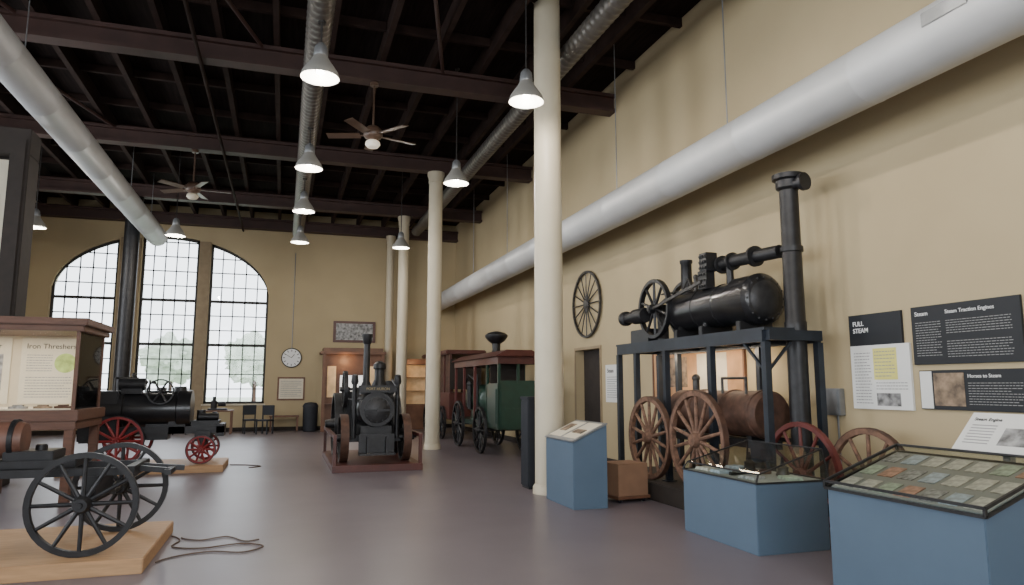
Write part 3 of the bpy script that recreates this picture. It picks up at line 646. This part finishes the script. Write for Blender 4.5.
B().cyl((-.5,-.55,.46),(-.5,.55,.46),.035).obj('axle',ironM,e); B().cyl((.92,-.48,.27),(.92,.48,.27),.03).bx(.88,.96,-.3,.3,.27,.42).obj('axle',ironM,e)
B().lathe([(.02,0),(.12,0),(.12,.45),(.02,.45)],o=(-.6,-.1,1.5),ax=(1,0,0),n=18).bx(-.55,-.2,-.2,0,1.32,1.42).obj('cylinder',blackM,e)
wheel(e,(.15,-.38,1.36),.24,'Y',6,blackM,w=.06,sr=.018,name='flywheel'); B().cyl((.15,-.42,1.36),(.15,.25,1.36),.025).bx(.08,.22,-.2,-.1,1.3,1.44).obj('crankshaft',ironM,e)
B().cyl((-.1,0,1.33),(-.1,0,1.58),.02).sph((-.16,0,1.54),.035).sph((-.04,0,1.54),.035).cyl((-.4,.1,1.33),(-.4,.1,1.68),.03).sph((-.4,.1,1.68),.045).tube([(-.7,0,1.33),(-.7,0,1.62),(-.3,0,1.62)],.018,8).obj('governor',ironM,e)
B().cyl((.45,0,1.3),(.45,0,1.46),.13,.11).obj('dome',blackM,e)
B().bx(.7,1.2,-.2,.2,.70,.80).cyl((.85,0,.78),(.85,0,1.0),.08).cyl((1.1,0,.78),(1.1,0,.96),.05).cyl((.82,-.1,.87),(1.18,-.1,.87),.07).obj('feed_pump',blackM,e)

# ---------------------------------------------------------------- front cart
B().bx(-3.7,-1.08,6.95,8.75,0,.13).obj('display_platform',pineM,label='pale pine platform under the black wheeled cart',cat='platform',bevel=.008)
e=T('hand_pumper_cart','black wheeled fire pumper cart with spoked wheels on pine platform','cart',(-1.62,7.72,.13))
for y in (-.56,.56):
    wheel(e,(0 if y<0 else .08,y,.445),.445,'Y',12,blackM,w=.055,t=.05,sr=.017,hubr=.075,hubL=.2)
    wheel(e,(-1.55,y,.445),.445,'Y',12,blackM,w=.055,t=.05,sr=.017,hubr=.075,hubL=.2)
B().cyl((0,-.62,.445),(0,.45,.445),.028).obj('axle',ironM,e); B().cyl((.08,.2,.445),(.08,.62,.445),.028).obj('axle',ironM,e); B().cyl((-1.55,-.62,.445),(-1.55,.62,.445),.028).obj('axle',ironM,e)
b=B()
for y in (-.32,.32): b.bx(-1.9,.35,y-.03,y+.03,.66,.73)
b.bx(-1.9,-1.82,-.4,.4,.6,.74).bx(.28,.36,-.4,.4,.64,.74).bx(-.05,.05,-.35,.35,.45,.66).bx(-1.6,-1.5,-.35,.35,.45,.66).bx(-1.0,-.9,-.35,.35,.64,.74)
b.obj('frame',blackM,e,bevel=.005)
B().beam((.3,.1,.70),(.72,.12,.66),.05,.05).beam((.3,-.1,.70),(.62,-.1,.66),.05,.05).bx(.58,.64,-.2,.2,.63,.68).obj('drawbar',blackM,e)
B().bx(-1.3,-.15,-.24,.24,.73,.80).bx(-.75,-.35,-.2,.2,.80,.88).cyl((-.5,0,.8),(-.5,0,.93),.05).obj('water_box',blackM,e,bevel=.008)
B().lathe([(.02,-.75),(.155,-.75),(.165,-.7),(.175,0),(.165,.28),(.15,.33),(.02,.33)],o=(-.95,-.05,.98),ax=(1,0,0),n=26).obj('barrel',leatherM,e)
for x in (-.6,-.1,.25): B().ring((-.95+x,-.05,.98),.165,.185,.04,(1,0,0)).obj('barrel_band',blackM,e)
B().bx(-1.02,-.95,-.36,-.3,0.02,.66).bx(-1.06,-.9,-.38,-.28,0,.03).obj('prop_leg',blackM,e)
# cables
def cr(p,n=8):
    o=[]
    for i in range(1,len(p)-2):
        for k in range(n):
            t=k/n; o.append(tuple(.5*((2*p[i][j])+(-p[i-1][j]+p[i+1][j])*t+(2*p[i-1][j]-5*p[i][j]+4*p[i+1][j]-p[i+2][j])*t*t+(-p[i-1][j]+3*p[i][j]-3*p[i+1][j]+p[i+2][j])*t**3) for j in range(2)))
    return o
pts=[(-1.3,8.6),(-1.06,8.5),(-.95,8.25),(-.98,7.95),(-.7,7.8),(-.35,7.9),(-.12,7.72),(-.3,7.5),(-.6,7.62),(-.9,7.5),(-1.04,7.28),(-1.0,7.0)]
B().tube([(x,y,.009) for x,y in cr(pts)],.007,6).obj('floor_cable',rubberM,label='thin brown cable looped loosely on the floor',cat='cable')
pts=[(-.7,8.6),(-.95,8.4),(-.75,8.2),(-.5,8.3),(-.3,8.0),(-.15,8.05),(0,7.9)]
B().tube([(x,y,.009) for x,y in cr(pts)],.007,6).obj('floor_cable',rubberM,label='thin brown cable end lying across the floor',cat='cable')
pts=[(-1.2,16.2),(-.96,15.7),(-.6,15.5),(-.35,15.2),(-.6,15.0),(-.85,15.05)]
B().tube([(x,y,.009) for x,y in cr(pts)],.009,6).obj('floor_cable',rubberM,label='thin brown cable trailing beside the engine platform',cat='cable')

# ---------------------------------------------------------------- showcase
CX0,CX1,CY0,CY1=-5.3,-2.72,11.2,12.65
e=T('glass_showcase','large reddish wooden showcase with lit glazed upper case','display case',((CX0+CX1)/2,(CY0+CY1)/2,0))
off=Matrix.Translation((-(CX0+CX1)/2,-(CY0+CY1)/2,0))
parts=[]
def P(o): parts.append(o); return o
P(B().bx(CX0-.06,CX1+.06,CY0-.06,CY1+.06,1.12,1.27).bx(CX0-.03,CX1+.03,CY0-.03,CY1+.03,1.0,1.12).obj('table_frame',caseWoodM,e,bevel=.01))
P(B().bx(CX0-.05,CX1+.05,CY0-.05,CY1+.05,2.36,2.44).bx(CX0-.1,CX1+.1,CY0-.1,CY1+.1,2.44,2.54).obj('cornice',caseWoodM,e,bevel=.012))
for x in (CX0+.05,(CX0+CX1)/2,CX1-.05):
    for y in (CY0+.05,CY1-.05):
        P(B().bx(x-.06,x+.06,y-.06,y+.06,0,1.0).obj('leg',caseWoodM,e,bevel=.008))
for x in (CX0+.03,-3.72,CX1-.03):
    for y in (CY0+.03,CY1-.03):
        P(B().bx(x-.022,x+.022,y-.022,y+.022,1.27,2.36).obj('glazing_bar',caseWoodM,e))
P(B().bx(CX0+.02,CX1-.02,CY0+.025,CY0+.031,1.27,2.36).obj('glass_pane',glassM,e,smooth=False)); P(B().bx(CX1-.031,CX1-.025,CY0+.03,CY1-.03,1.27,2.36).obj('glass_pane',glassM,e,smooth=False))
P(B().bx(CX0+.05,CX1-.06,CY1-.10,CY1-.07,1.285,2.36).obj('backing_board',cloudwallM,e))
P(B().bx(CX0+.05,CX1-.05,CY0+.05,CY1-.05,1.27,1.285).obj('display_deck',creamM,e))
L=bpy.data.lights.new('case_light','AREA'); L.shape='RECTANGLE'; L.size=2.2; L.size_y=.9; L.energy=24; L.color=(1,.88,.70)
o=bpy.data.objects.new('case_light',L); COL.objects.link(o); o.parent=e; o.location=(-4.0,CY0+.6,2.35); P(o)
for o in parts: o.location=off@o.location
py=CY1-.105
p=T('exhibit_poster','cream exhibit poster with green emblem inside the glass showcase','poster',(-3.42,py,1.83))
B().bx(-.40,.38,-.01,0,-.50,.50).obj('sheet',creamM,p)
text(p,'Iron Threshers',.11,(0,-.012,.34),inkM,align='CENTER')
B().lathe([(.001,.006),(.15,.006),(.15,0)],o=(.20,-.01,.12),ax=(0,-1,0),n=28).obj('emblem',grnprintM,p)
b=B(); lines(b,-.32,.02,-.02,.26,-.01,7); lines(b,-.32,.3,-.42,-.08,-.01,8); b.obj('body_text',greytextM,p)
p=T('exhibit_poster','grey exhibit photograph on cream sheet inside the glass showcase','poster',(-4.35,py,1.83))
B().bx(-.40,.40,-.01,0,-.50,.50).obj('sheet',creamM,p); B().bx(-.3,.3,-.014,-.01,-.3,.25).obj('printed_photo',greyphotoM,p); text(p,'Steam Power',.1,(0,-.012,.34),inkM,align='CENTER')
for i,(x,m) in enumerate(((-3.5,greyphotoM),(-3.2,sepiaM),(-2.95,rustM))):
    B().bx(-.1,.1,-.07,.07,0,.03).bx(-.06,.06,-.04,.04,.03,.05).obj('small_artifact',m,label='small dark artifact resting on the showcase deck',cat='artifact',group='artifacts in showcase',mw=Matrix.Translation((x,CY0+.35,1.286)))
# tall dark framed cabinet behind the showcase
e=T('tall_framed_cabinet','tall black framed exhibit cabinet with a pale printed panel','cabinet',(-4.95,13.55,0))
B().bx(-.75,.75,-.25,.25,0,.3).bx(-.75,.75,-.25,.25,5.45,5.9).bx(.46,.75,-.25,.25,.3,5.45).bx(-.75,-.46,-.25,.25,.3,5.45).bx(-.46,.46,.05,.25,.3,5.45).obj('frame',darkM,e,bevel=.012)
B().bx(.50,.70,-.28,-.25,.4,5.7).obj('moulding',darkM,e,bevel=.01)
B().bx(-.45,.45,.0,.05,2.2,5.40).obj('printed_panel',creamM,e); B().bx(-.3,.3,-.01,0,3.4,4.8).obj('printed_photo',greyphotoM,e)

# ---------------------------------------------------------------- outdoors
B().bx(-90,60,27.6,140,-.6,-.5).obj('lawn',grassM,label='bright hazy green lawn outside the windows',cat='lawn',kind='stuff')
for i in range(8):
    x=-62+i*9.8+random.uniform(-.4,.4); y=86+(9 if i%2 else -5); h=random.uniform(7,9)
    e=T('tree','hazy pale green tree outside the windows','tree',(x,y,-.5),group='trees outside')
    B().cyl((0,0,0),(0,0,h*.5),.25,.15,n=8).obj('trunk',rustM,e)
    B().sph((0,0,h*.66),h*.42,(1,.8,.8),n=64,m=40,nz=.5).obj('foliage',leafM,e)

# ---------------------------------------------------------------- light
w=bpy.data.worlds.new('World'); bpy.context.scene.world=w; w.use_nodes=True
bg=w.node_tree.nodes['Background']; bg.inputs[0].default_value=(.88,.94,1,1); bg.inputs[1].default_value=4.4
for (a,b_) in LW:
    L=bpy.data.lights.new('daylight_fill','AREA'); L.shape='RECTANGLE'; L.size=4.8; L.size_y=3; L.energy=560; L.color=(.92,.96,1)  # added fill panel outside each unseen left window
    o=bpy.data.objects.new('daylight_fill',L); COL.objects.link(o); o.location=(XL-.6,(a+b_)/2,3.6); o.rotation_euler=(0,-PI/2,0)
L=bpy.data.lights.new('daylight_fill','AREA'); L.shape='RECTANGLE'; L.size=9; L.size_y=4.6; L.energy=650; L.color=(.92,.96,1)  # added frontal fill, softens contrast on the black machines
o=bpy.data.objects.new('daylight_fill',L); COL.objects.link(o); o.location=(-.5,YF-.6,3.9); o.rotation_euler=(PI/2,0,0)
L=bpy.data.lights.new('stand_light','AREA'); L.shape='RECTANGLE'; L.size=.1; L.size_y=2.6; L.energy=30; L.color=(1,.80,.56)
o=bpy.data.objects.new('stand_light',L); COL.objects.link(o); o.location=(5.9,9.2,2.08); o.rotation_euler=(0,-.5,0)
for (x,y,z,p) in ((2.1,25.5,2.5,14),(4.6,25.8,2.4,10)):
    L=bpy.data.lights.new('booth_light','POINT'); L.energy=p; L.color=(1,.62,.3); L.shadow_soft_size=.1
    o=bpy.data.objects.new('booth_light',L); COL.objects.link(o); o.location=(x,y,z)

# ---------------------------------------------------------------- camera
cam=bpy.data.cameras.new('Camera'); cam.lens=700/1024*36; cam.sensor_width=36; cam.clip_end=300
co=bpy.data.objects.new('Camera',cam); COL.objects.link(co); co.location=(0,0,1.6)
co.rotation_euler=(math.radians(90+7.6),0,math.radians(-18)); bpy.context.scene.camera=co
